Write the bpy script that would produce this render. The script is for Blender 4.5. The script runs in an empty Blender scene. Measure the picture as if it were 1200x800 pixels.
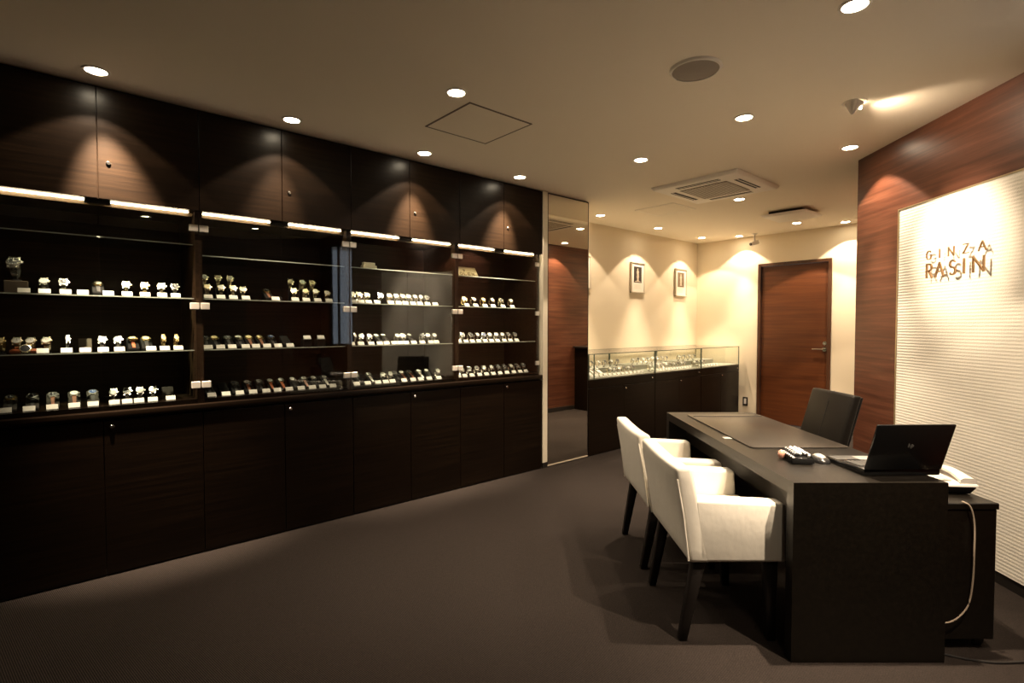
import bpy, bmesh, math, random
from mathutils import Vector, Matrix, Euler
random.seed(7)
SC = bpy.context.scene
COL = SC.collection
PI = math.pi

# ------------------------------------------------------------------ camera
YAW = math.radians(48.888)
cam_d = bpy.data.cameras.new('camera'); cam = bpy.data.objects.new('camera', cam_d); COL.objects.link(cam)
cam_d.sensor_width = 36; cam_d.lens = 615 / 1200 * 36; cam_d.clip_start = .05
cam.location = (0, 0, 1.335)
cam.rotation_euler = (PI / 2 - math.radians(1.6765), 0, YAW)
SC.camera = cam
# ------------------------------------------------------------------ world (dusk outside the window) and exposure
W = bpy.data.worlds.new('World'); SC.world = W; W.use_nodes = True
W.node_tree.nodes['Background'].inputs[0].default_value = (.42, .46, .55, 1)
W.node_tree.nodes['Background'].inputs[1].default_value = 1.9
SC.view_settings.view_transform = 'Standard'; SC.view_settings.look = 'None'
SC.view_settings.gamma = 1; SC.view_settings.use_curve_mapping = False
SC.view_settings.exposure = 0.6
SC.cycles.transparent_max_bounces = 32   # light has to pass several glass shelves
WARM = (1, .79, .57)
BEAM, SPILL = 230, 62          # watts of the narrow beam and the wide spill of one ceiling downlight

# ------------------------------------------------------------------ materials
M = {}
def nt(name):
    m = bpy.data.materials.new(name); m.use_nodes = True; M[name] = m
    return m, m.node_tree, m.node_tree.nodes['Principled BSDF']
def plain(name, col, rough=.5, metal=0, emit=None, es=0, coat=0, spec=None):
    m, t, b = nt(name)
    b.inputs['Base Color'].default_value = (*col, 1); b.inputs['Roughness'].default_value = rough
    b.inputs['Metallic'].default_value = metal
    if coat: b.inputs['Coat Weight'].default_value = coat; b.inputs['Coat Roughness'].default_value = .1
    if spec is not None: b.inputs['Specular IOR Level'].default_value = spec
    if emit: b.inputs['Emission Color'].default_value = (*emit, 1); b.inputs['Emission Strength'].default_value = es
    return m
def coords(t, scale):
    tc = t.nodes.new('ShaderNodeTexCoord'); mp = t.nodes.new('ShaderNodeMapping')
    mp.inputs['Scale'].default_value = scale
    t.links.new(tc.outputs['Object'], mp.inputs['Vector']); return mp.outputs['Vector']
def noise(t, vec, sc=1, det=4, rough=.6):
    n = t.nodes.new('ShaderNodeTexNoise'); n.inputs['Scale'].default_value = sc
    n.inputs['Detail'].default_value = det; n.inputs['Roughness'].default_value = rough
    t.links.new(vec, n.inputs['Vector']); return n.outputs['Fac']
def ramp(t, fac, stops):
    r = t.nodes.new('ShaderNodeValToRGB'); e = r.color_ramp.elements
    while len(e) < len(stops): e.new(.5)
    for k, (p, c) in zip(e, stops): k.position = p; k.color = (*c, 1)
    t.links.new(fac, r.inputs['Fac']); return r.outputs['Color']
def bump(t, b, h, strength=.2, dist=.002):
    n = t.nodes.new('ShaderNodeBump'); n.inputs['Strength'].default_value = strength; n.inputs['Distance'].default_value = dist
    t.links.new(h, n.inputs['Height']); t.links.new(n.outputs['Normal'], b.inputs['Normal'])
def wood(name, stops, scale, rough, bs=.05, spec=.5):
    m, t, b = nt(name)
    v = coords(t, scale); f = noise(t, v, 1, 6, .65)
    t.links.new(ramp(t, f, stops), b.inputs['Base Color'])
    b.inputs['Roughness'].default_value = rough; b.inputs['Specular IOR Level'].default_value = spec
    bump(t, b, f, bs, .001); return m
DK = [(.3, (.0042, .0023, .0012)), (.5, (.0074, .0040, .0020)), (.72, (.0132, .0071, .0035))]
wood('wenge', DK, (60, 1.6, 60), .32, spec=.18)
wood('case_wood', [(.3, (.018, .009, .004)), (.5, (.030, .015, .007)), (.72, (.048, .025, .012))], (60, 1.6, 60), .4, spec=.3)
wood('desk_wood', [(.3, (.0045, .0034, .0022)), (.5, (.0065, .005, .0033)), (.72, (.010, .0075, .005))], (60, 1.6, 60), .40, spec=.33)
RW = [(.25, (.040, .0125, .0062)), (.45, (.083, .027, .0135)), (.6, (.122, .043, .0225)), (.75, (.172, .068, .038))]
wood('rosewood', RW, (1.3, 1, 34), .38)
wood('rosewood_return', RW, (1, 1.3, 34), .38)
wood('door_wood', [(.3, (.062, .017, .0046)), (.5, (.096, .027, .0072)), (.72, (.130, .040, .0105))], (1.2, 1, 30), .36)
wood('door_frame_wood', [(.3, (.05, .02, .008)), (.7, (.09, .035, .015))], (30, 1, 1.5), .4)
def wall_mat(name, col, bs=.12):
    m, t, b = nt(name)
    f = noise(t, coords(t, (90, 90, 90)), 1, 4)
    b.inputs['Base Color'].default_value = (*col, 1); b.inputs['Roughness'].default_value = .85
    bump(t, b, f, bs, .001); return m
wall_mat('beige_wall', (.82, .71, .53))
wall_mat('ceiling_paint', (.88, .785, .635), .04)
wall_mat('post_paint', (.80, .73, .58), .05)
# carpet: loop ribs
m, t, b = nt('carpet')
v = coords(t, (1, 1, 1))
rot = t.nodes.new('ShaderNodeMapping'); rot.inputs['Rotation'].default_value = (0, 0, YAW + .55); t.links.new(v, rot.inputs['Vector'])
wv = t.nodes.new('ShaderNodeTexWave'); wv.inputs['Scale'].default_value = 46; wv.inputs['Distortion'].default_value = 1.5
wv.inputs['Detail'].default_value = 2; wv.inputs['Detail Scale'].default_value = 6
t.links.new(rot.outputs[0], wv.inputs['Vector'])
nf = noise(t, coords(t, (150, 150, 150)), 1, 3, .8); nb = noise(t, coords(t, (1.2, 1.2, 1)), 1, 3)
mx = t.nodes.new('ShaderNodeMix'); mx.inputs[0].default_value = .5
t.links.new(wv.outputs['Fac'], mx.inputs[2]); t.links.new(nf, mx.inputs[3])
t.links.new(ramp(t, mx.outputs[0], [(.30, (.0085, .0066, .0056)), (.5, (.0215, .0167, .0143)), (.70, (.046, .036, .031))]), b.inputs['Base Color'])
b.inputs['Roughness'].default_value = .95; b.inputs['Specular IOR Level'].default_value = .1
bump(t, b, mx.outputs[0], .5, .003)
# rippled wall panel
m, t, b = nt('rippled_panel')
v = coords(t, (1, 1, 1))
wv = t.nodes.new('ShaderNodeTexWave'); wv.bands_direction = 'Z'; wv.inputs['Scale'].default_value = 17
wv.inputs['Distortion'].default_value = 2.2; wv.inputs['Detail'].default_value = 1.5; wv.inputs['Detail Scale'].default_value = 9
t.links.new(v, wv.inputs['Vector'])
b.inputs['Base Color'].default_value = (.84, .80, .71, 1); b.inputs['Roughness'].default_value = .7
bump(t, b, wv.outputs['Fac'], .28, .004)
# slipcover cloth
m, t, b = nt('slipcover')
f1 = noise(t, coords(t, (8, 6, 6)), 1, 3, .5); f2 = noise(t, coords(t, (400, 400, 400)), 1, 2)
ad = t.nodes.new('ShaderNodeMath'); ad.operation = 'MULTIPLY_ADD'; ad.inputs[1].default_value = .06
t.links.new(f2, ad.inputs[0]); t.links.new(f1, ad.inputs[2])
b.inputs['Base Color'].default_value = (.82, .78, .69, 1); b.inputs['Roughness'].default_value = .75
bump(t, b, ad.outputs[0], .38, .014)
m, t, b = nt('mat_leather')
f = noise(t, coords(t, (300, 300, 300)), 1, 3)
b.inputs['Base Color'].default_value = (.034, .027, .020, 1); b.inputs['Roughness'].default_value = .36; bump(t, b, f, .15, .001)
m, t, b = nt('chair_leather')
f = noise(t, coords(t, (120, 120, 120)), 1, 3)
b.inputs['Specular IOR Level'].default_value = .22; b.inputs['Base Color'].default_value = (.013, .011, .009, 1); b.inputs['Roughness'].default_value = .42; bump(t, b, f, .12, .001)
def glass(name, tint, ior=1.5):
    m = bpy.data.materials.new(name); m.use_nodes = True; t = m.node_tree; M[name] = m
    t.nodes.remove(t.nodes['Principled BSDF'])
    tr = t.nodes.new('ShaderNodeBsdfTransparent'); tr.inputs[0].default_value = (*tint, 1)
    gl = t.nodes.new('ShaderNodeBsdfGlossy'); gl.inputs['Roughness'].default_value = 0
    fr = t.nodes.new('ShaderNodeFresnel'); ge = t.nodes.new('ShaderNodeNewGeometry')
    mp = t.nodes.new('ShaderNodeMapRange'); mp.inputs['To Min'].default_value = ior; mp.inputs['To Max'].default_value = 1 / ior   # same reflectance on both faces of a thin pane
    t.links.new(ge.outputs['Backfacing'], mp.inputs['Value']); t.links.new(mp.outputs['Result'], fr.inputs[0])
    mi = t.nodes.new('ShaderNodeMixShader')
    t.links.new(fr.outputs[0], mi.inputs[0]); t.links.new(tr.outputs[0], mi.inputs[1]); t.links.new(gl.outputs[0], mi.inputs[2])
    t.links.new(mi.outputs[0], t.nodes['Material Output'].inputs['Surface'])
glass('glass', (.97, .985, .97)); glass('shelf_glass', (.90, .95, .92))
plain('glass_edge', (.10, .13, .10), .15)
plain('shelf_edge', (.42, .44, .38), .15)
plain('mirror_silver', (.80, .76, .68), .015, 1)
plain('dark_trim', (.02, .016, .013), .4)
plain('joint_brown', (.20, .15, .10), .6)
plain('brass_trim', (.55, .45, .28), .35, .8)
plain('baseboard_black', (.015, .012, .010), .5)
plain('chrome', (.8, .78, .74), .15, 1)
plain('hinge_metal', (.78, .74, .66), .35, .5)
plain('ac_white', (.90, .84, .74), .5)
plain('ac_grille', (.30, .25, .20), .6)
plain('slot_black', (.012, .010, .008), .7)
plain('speaker_cloth', (.34, .29, .24), .8)
plain('lamp_lens', (1, .9, .75), .3, emit=(1, .84, .60), es=38)
plain('lamp_trim', (.85, .8, .7), .35)
plain('led', (1, .95, .85), .3, emit=(1, .80, .50), es=34)
plain('rail_cream', (.055, .032, .010), .5)
plain('leg_black', (.010, .008, .007), .35)
plain('black_plastic', (.010, .010, .010), .3)
plain('laptop_black', (.006, .006, .006), .22)
plain('laptop_key', (.05, .05, .048), .4)
plain('silver_plastic', (.5, .48, .45), .3, .5)
plain('white_plastic', (.78, .74, .68), .35)
plain('grey_plastic', (.45, .42, .37), .4)
plain('emblem_grey', (.30, .30, .28), .4, .3)
plain('sign_bronze', (.34, .22, .12), .3, .9)
plain('white_card', (.66, .64, .58), .6)
plain('ink', (.05, .045, .04), .6)
plain('gold_ink', (.30, .21, .07), .4, .3)
plain('cream_block', (.95, .90, .70), .45)
plain('cream_block_low', (.60, .48, .28), .5)
plain('gold_sign', (.93, .82, .52), .45)
plain('steel', (.62, .60, .55), .24, .82)
plain('gold', (.90, .68, .33), .24, .82)
plain('two_tone', (.68, .59, .42), .24, .82)
plain('white_dial', (.55, .54, .49), .35)
plain('black_dial', (.02, .02, .022), .2)
plain('blue_dial', (.03, .06, .16), .2)
plain('champagne_dial', (.70, .56, .30), .3)
plain('brown_leather', (.16, .055, .022), .55)
plain('orange_leather', (.34, .085, .025), .5)
plain('black_leather', (.014, .012, .011), .5)
plain('pink_leather', (.62, .36, .28), .5)
plain('white_leather', (.82, .78, .70), .5)
plain('pad_black', (.008, .0075, .007), .85, spec=.12)
plain('pad_grey', (.035, .031, .026), .8, spec=.15)
plain('card_brown', (.10, .075, .05), .6)
plain('deck_white', (.27, .265, .22), .5)
plain('bead_white', (.78, .76, .74), .2)
plain('bead_pink', (.60, .30, .22), .35)
plain('frame_silver', (.62, .54, .42), .4)
plain('mount_white', (.86, .81, .70), .7)
plain('photo_dark', (.035, .025, .02), .6)
plain('photo_sepia', (.20, .14, .085), .6)
plain('photo_pale', (.62, .52, .38), .6)
plain('cable_beige', (.42, .34, .26), .5)
plain('cable_black', (.015, .013, .012), .5)

# ------------------------------------------------------------------ mesh helpers
class MB:
    def __init__(s): s.bm = bmesh.new()
    def _merge(s, t, mat=None):
        if mat is not None: t.transform(mat)
        me = bpy.data.meshes.new('t'); t.to_mesh(me); t.free(); s.bm.from_mesh(me); bpy.data.meshes.remove(me)
        return s
    def hexa(s, p, bev=0, seg=2, mat=None):
        """8 corners: bottom ring 0-3, top ring 4-7 (counter-clockwise)"""
        t = bmesh.new(); v = [t.verts.new(q) for q in p]
        for f in ((3, 2, 1, 0), (4, 5, 6, 7), (0, 1, 5, 4), (1, 2, 6, 5), (2, 3, 7, 6), (3, 0, 4, 7)): t.faces.new([v[i] for i in f])
        if bev: bmesh.ops.bevel(t, geom=list(t.edges), offset=bev, segments=seg, profile=.5, affect='EDGES')
        return s._merge(t, mat)
    def box(s, x0, x1, y0, y1, z0, z1, bev=0, seg=1, mat=None):
        return s.hexa([(x0, y0, z0), (x1, y0, z0), (x1, y1, z0), (x0, y1, z0), (x0, y0, z1), (x1, y0, z1), (x1, y1, z1), (x0, y1, z1)], bev, seg, mat)
    def lathe(s, prof, n=24, mat=None, cap=True):
        """profile of (r, z) turned about z"""
        t = bmesh.new(); rings = []
        for r, z in prof:
            rings.append([t.verts.new((r * math.cos(2 * PI * i / n), r * math.sin(2 * PI * i / n), z)) for i in range(n)])
        for a, b_ in zip(rings, rings[1:]):
            for i in range(n): t.faces.new((a[i], a[(i + 1) % n], b_[(i + 1) % n], b_[i]))
        if cap:
            t.faces.new(rings[0][::-1]); t.faces.new(rings[-1])
        bmesh.ops.recalc_face_normals(t, faces=t.faces)
        return s._merge(t, mat)
    def cyl(s, r, z0, z1, n=20, mat=None): return s.lathe([(r, z0), (r, z1)], n, mat)
    def tube(s, pts, r, n=8, r2=None):
        t = bmesh.new(); rings = []; pts = [Vector(p) for p in pts]; N = len(pts)
        for k, p in enumerate(pts):
            d = (pts[min(k + 1, N - 1)] - pts[max(k - 1, 0)]).normalized()
            a = d.cross(Vector((0, 0, 1)) if abs(d.z) < .95 else Vector((1, 0, 0))).normalized(); b_ = d.cross(a)
            rr = r if r2 is None else r + (r2 - r) * k / (N - 1)
            rings.append([t.verts.new(p + a * rr * math.cos(2 * PI * i / n) + b_ * rr * math.sin(2 * PI * i / n)) for i in range(n)])
        for a, b_ in zip(rings, rings[1:]):
            for i in range(n): t.faces.new((a[i], a[(i + 1) % n], b_[(i + 1) % n], b_[i]))
        t.faces.new(rings[0]); t.faces.new(rings[-1]); bmesh.ops.recalc_face_normals(t, faces=t.faces)
        return s._merge(t)
    def extrude(s, poly, z0, z1, mat=None, bev=0):
        t = bmesh.new(); a = [t.verts.new((x, y, z0)) for x, y in poly]; b_ = [t.verts.new((x, y, z1)) for x, y in poly]; n = len(poly)
        t.faces.new(a[::-1]); t.faces.new(b_)
        for i in range(n): t.faces.new((a[i], a[(i + 1) % n], b_[(i + 1) % n], b_[i]))
        bmesh.ops.recalc_face_normals(t, faces=t.faces)
        if bev: bmesh.ops.bevel(t, geom=list(t.edges), offset=bev, segments=2, profile=.5, affect='EDGES')
        return s._merge(t, mat)
    def mesh(s, name, mat, smooth=35):
        me = bpy.data.meshes.new(name)
        bmesh.ops.recalc_face_normals(s.bm, faces=s.bm.faces)
        s.bm.to_mesh(me); s.bm.free(); me.materials.append(M[mat])
        if smooth:
            me.polygons.foreach_set('use_smooth', [True] * len(me.polygons))
            me.set_sharp_from_angle(angle=math.radians(smooth))
        return me
    def build(s, name, mat, parent=None, smooth=35): return link(name, s.mesh(name, mat, smooth), parent)
def link(name, me, parent=None, loc=None, rz=0):
    o = bpy.data.objects.new(name, me); COL.objects.link(o)
    if parent: o.parent = parent
    if loc is not None: o.location = loc
    if rz: o.rotation_euler.z = rz
    return o
def tag(o, label, cat, group=None):
    assert 4 <= len(label.split()) <= 16, label
    o['label'] = label; o['category'] = cat
    if group: o['group'] = group
    return o
def thing(name, label, cat, loc=(0, 0, 0), rz=0, group=None):
    o = bpy.data.objects.new(name, None); COL.objects.link(o); o.empty_display_size = .05
    o.location = loc; o.rotation_euler.z = rz
    return tag(o, label, cat, group)
def struct(o):
    o['kind'] = 'structure'; return o
def bx(name, mat, parent, *a, **k): return MB().box(*a, **k).build(name, mat, parent)
T3 = Matrix.Translation
def RX(a): return Matrix.Rotation(a, 4, 'X')
def RY(a): return Matrix.Rotation(a, 4, 'Y')
def RZ(a): return Matrix.Rotation(a, 4, 'Z')
ORD = ['first', 'second', 'third', 'fourth', 'fifth', 'sixth', 'seventh', 'eighth', 'ninth', 'tenth', 'eleventh', 'twelfth', 'thirteenth', 'fourteenth']
# stroke lettering: polylines in a unit cell (0..w, 0..1)
def arc(cx, cy, rx, ry, a0, a1, n=10): return [(cx + rx * math.cos(math.radians(a0 + (a1 - a0) * i / n)), cy + ry * math.sin(math.radians(a0 + (a1 - a0) * i / n))) for i in range(n + 1)]
GLY = {
 'G': [arc(.5, .5, .48, .5, 50, 360, 16) + [(.55, .5)]],
 'I': [[(.5, 0), (.5, 1)]],
 'N': [[(.02, 0), (.02, 1), (.98, 0), (.98, 1)]],
 'Z': [[(.05, 1), (.95, 1), (.05, 0), (.95, 0)]],
 'A': [[(0, 0), (.5, 1), (1, 0)], [(.2, .36), (.8, .36)]],
 'R': [[(.05, 0), (.05, 1), (.5, 1)] + arc(.5, .75, .42, .25, 90, -90, 8) + [(.05, .5)], [(.45, .5), (.98, 0)]],
 'S': [arc(.5, .76, .40, .24, 40, 270, 10) + arc(.5, .26, .42, .26, 90, -140, 10)],
 'O': [arc(.5, .5, .48, .5, 0, 360, 16)],
 'L': [[(.05, 1), (.05, 0), (.9, 0)]],
 'E': [[(.9, 1), (.05, 1), (.05, 0), (.9, 0)], [(.05, .5), (.75, .5)]],
 'X': [[(0, 0), (1, 1)], [(0, 1), (1, 0)]],
 'h': [[(.1, 0), (.1, 1)], [(.1, .45)] + arc(.5, .4, .38, .25, 150, 0, 6) + [(.88, 0)]],
 'p': [[(.1, -.35), (.1, .65)], arc(.5, .33, .38, .32, 180, -180, 12)],
}
def letter(ch, x, z, w, h, y0, y1, sw):
    """letter in the x-z plane, from depth y0 to y1"""
    mb = MB()
    for pl in GLY[ch]:
        P = [Vector((x + a * w, z + b_ * h)) for a, b_ in pl]
        for p, q in zip(P, P[1:]):
            d = q - p; L = d.length
            if L < 1e-6: continue
            a = math.atan2(d.y, d.x)
            mb.box(-sw * .35, L + sw * .35, min(y0, y1), max(y0, y1), -sw / 2, sw / 2, mat=T3((p.x, 0, p.y)) @ RY(-a))
    return mb

# ================================================================== room shell
ZC = 2.59
struct(bx('floor', 'carpet', None, -4.3, 1.4, -2.1, 7.6, -.1, 0))
struct(bx('ceiling', 'ceiling_paint', None, -4.3, 1.4, -2.1, 7.6, ZC, ZC + .1))
struct(bx('wall_left', 'beige_wall', None, -4.3, -4.2, -2.1, 7.52, 0, ZC))
struct(bx('wall_left_panelling', 'wenge', None, -4.2, -3.5, -2.0, -.285, 0, ZC))
mb = MB(); mb.box(-4.2, -3.272, 7.42, 7.52, 0, ZC); mb.box(-2.352, -1.2, 7.42, 7.52, 0, ZC); mb.box(-3.272, -2.352, 7.42, 7.52, 2.196, ZC)
struct(mb.build('wall_back', 'beige_wall'))
struct(bx('wall_return', 'rosewood_return', None, -1.3, -1.2, 4.62, 7.42, 0, ZC))
struct(bx('wall_side', 'wenge', None, 1.2, 1.3, -2.1, 2.1, 0, ZC))
struct(bx('wall_front', 'wenge', None, -3.5, 1.2, -2.1, -2.0, 0, ZC))
# diagonal rosewood wall, local x runs along it, local -y faces the room
P0 = (-1.3, 4.62, 0); RW45 = -PI / 4
mb = MB(); WX0, WX1, WZ0, WZ1 = 1.95, 2.31, 1.05, 2.50
mb.box(0, WX0, 0, .1, 0, ZC); mb.box(WX1, 3.56, 0, .1, 0, ZC); mb.box(WX0, WX1, 0, .1, 0, WZ0); mb.box(WX0, WX1, 0, .1, WZ1, ZC)
o = struct(mb.build('wall_right', 'rosewood')); o.location = P0; o.rotation_euler.z = RW45
win = bpy.data.objects.new('window_1', None); COL.objects.link(win); win.location = P0; win.rotation_euler.z = RW45; struct(win)
mb = MB()
for a in ((WX0, WX0 + .03, WZ0, WZ1), (WX1 - .03, WX1, WZ0, WZ1), (WX0, WX1, WZ0, WZ0 + .03), (WX0, WX1, WZ1 - .03, WZ1), (WX1 - .14, WX1 - .12, WZ0, WZ1)):
    mb.box(a[0], a[1], .01, .06, a[2], a[3])
mb.build('window_frame', 'dark_trim', win)
bx('window_pane', 'glass', win, WX0 + .03, WX1 - .03, .03, .036, WZ0 + .03, WZ1 - .03)
for nm, pr in (('baseboard_right', (0, 3.5, -.012, 0, 0, .065)),):
    o = struct(bx(nm, 'baseboard_black', None, *pr)); o.location = P0; o.rotation_euler.z = RW45
struct(bx('baseboard_return', 'baseboard_black', None, -1.312, -1.3, 4.64, 7.42, 0, .065))
mb = MB(); mb.box(-3.5, -3.272, 7.408, 7.42, 0, .065); mb.box(-2.352, -1.312, 7.408, 7.42, 0, .065)
struct(mb.build('baseboard_back', 'baseboard_black'))
# pillar that carries the mirror
struct(bx('wall_pillar', 'post_paint', None, -4.2, -3.515, 3.435, 4.08, 0, ZC))
struct(bx('trim_1', 'post_paint', None, -3.515, -3.497, 3.435, 3.497, .05, ZC, bev=.002))
struct(bx('baseboard_pillar', 'baseboard_black', None, -3.515, -3.497, 3.435, 3.497, 0, .05))
# ceiling hatches: recessed joint all round a flush lid
for n, (x0, x1, y0, y1, w, m_) in enumerate(((-2.87, -2.40, 1.78, 2.262, .010, 'joint_brown'), (-3.44, -2.97, 4.77, 5.205, .008, 'ac_white'))):
    mb = MB()
    for a in ((x0, x1, y0, y0 + w), (x0, x1, y1 - w, y1), (x0, x0 + w, y0, y1), (x1 - w, x1, y0, y1)): mb.box(a[0], a[1], a[2], a[3], ZC - .004, ZC + .002)
    h = thing('ceiling_hatch', ['square ceiling access hatch with dark joint near the display cases', 'faint square ceiling access hatch beside the cassette air conditioner'][n], 'hatch', ((x0 + x1) / 2, (y0 + y1) / 2, ZC))
    for nm, me, mt in (('hatch_frame', mb, m_), ('hatch_lid', MB().box(x0 + w, x1 - w, y0 + w, y1 - w, ZC - .003, ZC + .002), 'ceiling_paint')):
        q = me.build(nm, mt, h); q.location = -h.location

# ================================================================== back door
d = bpy.data.objects.new('door_1', None); COL.objects.link(d); struct(d)
mb = MB(); mb.box(-3.272, -3.232, 7.40, 7.50, 0, 2.196, bev=.003); mb.box(-2.392, -2.352, 7.40, 7.50, 0, 2.196, bev=.003); mb.box(-3.232, -2.392, 7.40, 7.50, 2.156, 2.196)
mb.build('door_frame', 'door_frame_wood', d)
bx('door_leaf', 'door_wood', d, -3.229, -2.395, 7.435, 7.48, .008, 2.153, bev=.002)
h = MB().cyl(.026, 0, .01, 16, T3((-2.43, 7.434, 1.038)) @ RX(PI / 2)).tube([(-2.43, 7.43, 1.038), (-2.43, 7.385, 1.038)], .009).tube([(-2.425, 7.385, 1.038), (-2.56, 7.385, 1.036)], .010).build('door_handle', 'chrome', d)
MB().cyl(.024, 0, .012, 16, T3((-2.425, 7.434, 1.115)) @ RX(PI / 2)).build('door_lock', 'chrome', d)

# ================================================================== wall cabinets
BY = [-.275, .65, 1.573, 2.495, 3.43]
BAY = ['fourth case from mirror', 'third case from mirror', 'second case from mirror', 'first case from mirror']
ZU, ZB = 2.003, .88
SHZ = [(.905, 1.195, 1.50, 1.815), (.905, 1.195, 1.50, 1.757), (.905, 1.195, 1.50, 1.757), (.905, 1.195, 1.50, 1.757)]
pos = ['farthest from the mirror', 'third from the mirror', 'second from the mirror', 'beside the mirror']
shade = lambda: None
for i in range(4):
    y0, y1 = BY[i], BY[i + 1]; ym = (y0 + y1) / 2; g = .0018
    # upper cabinet
    u = thing('upper_cabinet', f'dark wood upper cabinet under the ceiling, {pos[i]}', 'cabinet', (-3.85, ym, ZU), group='upper cabinets')
    L = lambda *a, **k: a
    def P(nm, mt, par, base, x0, x1, a, b_, z0, z1, **k):
        q = bx(nm, mt, par, x0 - base[0], x1 - base[0], a - base[1], b_ - base[1], z0 - base[2], z1 - base[2], **k); return q
    B_ = (-3.85, ym, ZU)
    P('body', 'wenge', u, B_, -4.19, -3.522, y0, y1, ZU + .02, ZC - .002)
    for a, b_ in ((y0 + g, ym - g), (ym + g, y1 - g)):
        dr = P('door', 'wenge', u, B_, -3.52, -3.50, a, b_, ZU, ZC - .012, bev=.0015)
        if a > ym - .01:
            MB().lathe([(.011, 0), (.011, .004), (.007, .008)], 14, T3((-3.50 - B_[0], ym + .045 - B_[1], 2.19 - B_[2])) @ RY(PI / 2)).build('lock', 'chrome', dr)
    # base cabinet
    B_ = (-3.85, ym, 0)
    u = thing('base_cabinet', f'black-brown wood base cabinet on the carpet, {pos[i]}', 'cabinet', B_, group='base cabinets')
    P('body', 'wenge', u, B_, -4.19, -3.522, y0, y1, .03, ZB - .045)
    P('plinth', 'dark_trim', u, B_, -4.19, -3.515, y0, y1, 0, .03)
    for a, b_ in ((y0 + g, ym - g), (ym + g, y1 - g)):
        dr = P('door', 'wenge', u, B_, -3.52, -3.50, a, b_, .012, ZB - .05, bev=.0015)
        if a > ym - .01:
            MB().lathe([(.012, 0), (.012, .004), (.008, .009)], 14, T3((-3.50 - B_[0], ym + .035 - B_[1], .80)) @ RY(PI / 2)).build('lock', 'chrome', dr)
    # glazed display case
    B_ = (-3.80, ym, ZB)
    u = thing('display_case', f'glazed dark wood watch display case with lit glass shelves, {pos[i]}', 'display case', B_, group='glazed display cases')
    P('back_panel', 'case_wood', u, B_, -4.05, -4.03, y0, y1, ZB, ZU)
    for a, b_ in ((y0, y0 + .018), (y1 - .018, y1)):
        sp_ = P('side_panel', 'case_wood', u, B_, -4.03, -3.548, a, b_, ZB, ZU)
        mb = MB(); yy = (b_ + .001) if a == y0 else (a - .001)
        for xx in (-3.60, -3.96):
            for k in range(26): mb.box(xx - .003 + 3.8, xx + .003 + 3.8, yy - .002 - ym, yy + .002 - ym, .08 + k * .04, .086 + k * .04)
        pins = mb.build('shelf_pins', 'chrome', sp_, smooth=0); pins['kind'] = 'stuff'
    P('case_floor', 'wenge', u, B_, -4.03, -3.545, y0 + .018, y1 - .018, ZB + .0005, SHZ[i][0])
    P('case_top', 'wenge', u, B_, -4.03, -3.522, y0, y1, ZU, ZU + .018)
    for z in SHZ[i][1:]:
        s_ = P('glass_shelf', 'shelf_glass', u, B_, -4.02, -3.572, y0 + .024, y1 - .024, z - .006, z)
        P('front_edge', 'shelf_edge', s_, B_, -3.572, -3.5705, y0 + .024, y1 - .024, z - .006, z)
    for a, b_ in ((y0 + .004, ym - .0025), (ym + .0025, y1 - .004)):
        gd = P('glass_door', 'glass', u, B_, -3.543, -3.537, a, b_, ZB + .012, ZU - .035)
        hy = y0 + .004 if a < ym - .1 else y1 - .05
        for z in (1.907, 1.453, .99):
            P('hinge_plate', 'hinge_metal', gd, B_, -3.549, -3.531, hy, hy + .046, z - .019, z + .019, bev=.002)
    P('light_rail', 'rail_cream', u, B_, -3.602, -3.590, y0 + .02, y1 - .02, ZU - .024, ZU - .002)
    for a, b_ in ((y0 + .03, ym - .055), (ym + .055, y1 - .045)):
        lb = P('light_bar', 'led', u, B_, -3.578, -3.572, a, b_, ZU - .0048, ZU - .001)
    P('bar_holder', 'dark_trim', u, B_, -3.576, -3.560, ym - .055, ym + .055, ZU - .018, ZU - .001)
# continuous ledge
o = MB().box(-.40, .36, 0, BY[4] - BY[0] - .002, -.036, 0, bev=.004, seg=2).build('counter_ledge', 'wenge'); o.location = (-3.85, BY[0], ZB)
tag(o, 'long dark wood ledge running along the top of the base cabinets', 'ledge')

# ================================================================== mirror
mr = thing('wall_mirror', 'tall full-height mirror on the pillar beside the display cases', 'mirror', (-3.507, 3.79, .015))
bx('mirror_glass', 'mirror_silver', mr, -.006, .006, -.284, .284, .004, 2.556)
mb = MB(); mb.box(-.008, .008, -.29, -.284, 0, 2.56); mb.box(-.008, .008, .284, .29, 0, 2.56); mb.box(-.008, .008, -.284, .284, 2.556, 2.564); mb.build('mirror_frame', 'dark_trim', mr)
bx('bottom_strip', 'frame_silver', mr, -.008, .009, -.29, .29, -.006, .004)

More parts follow.
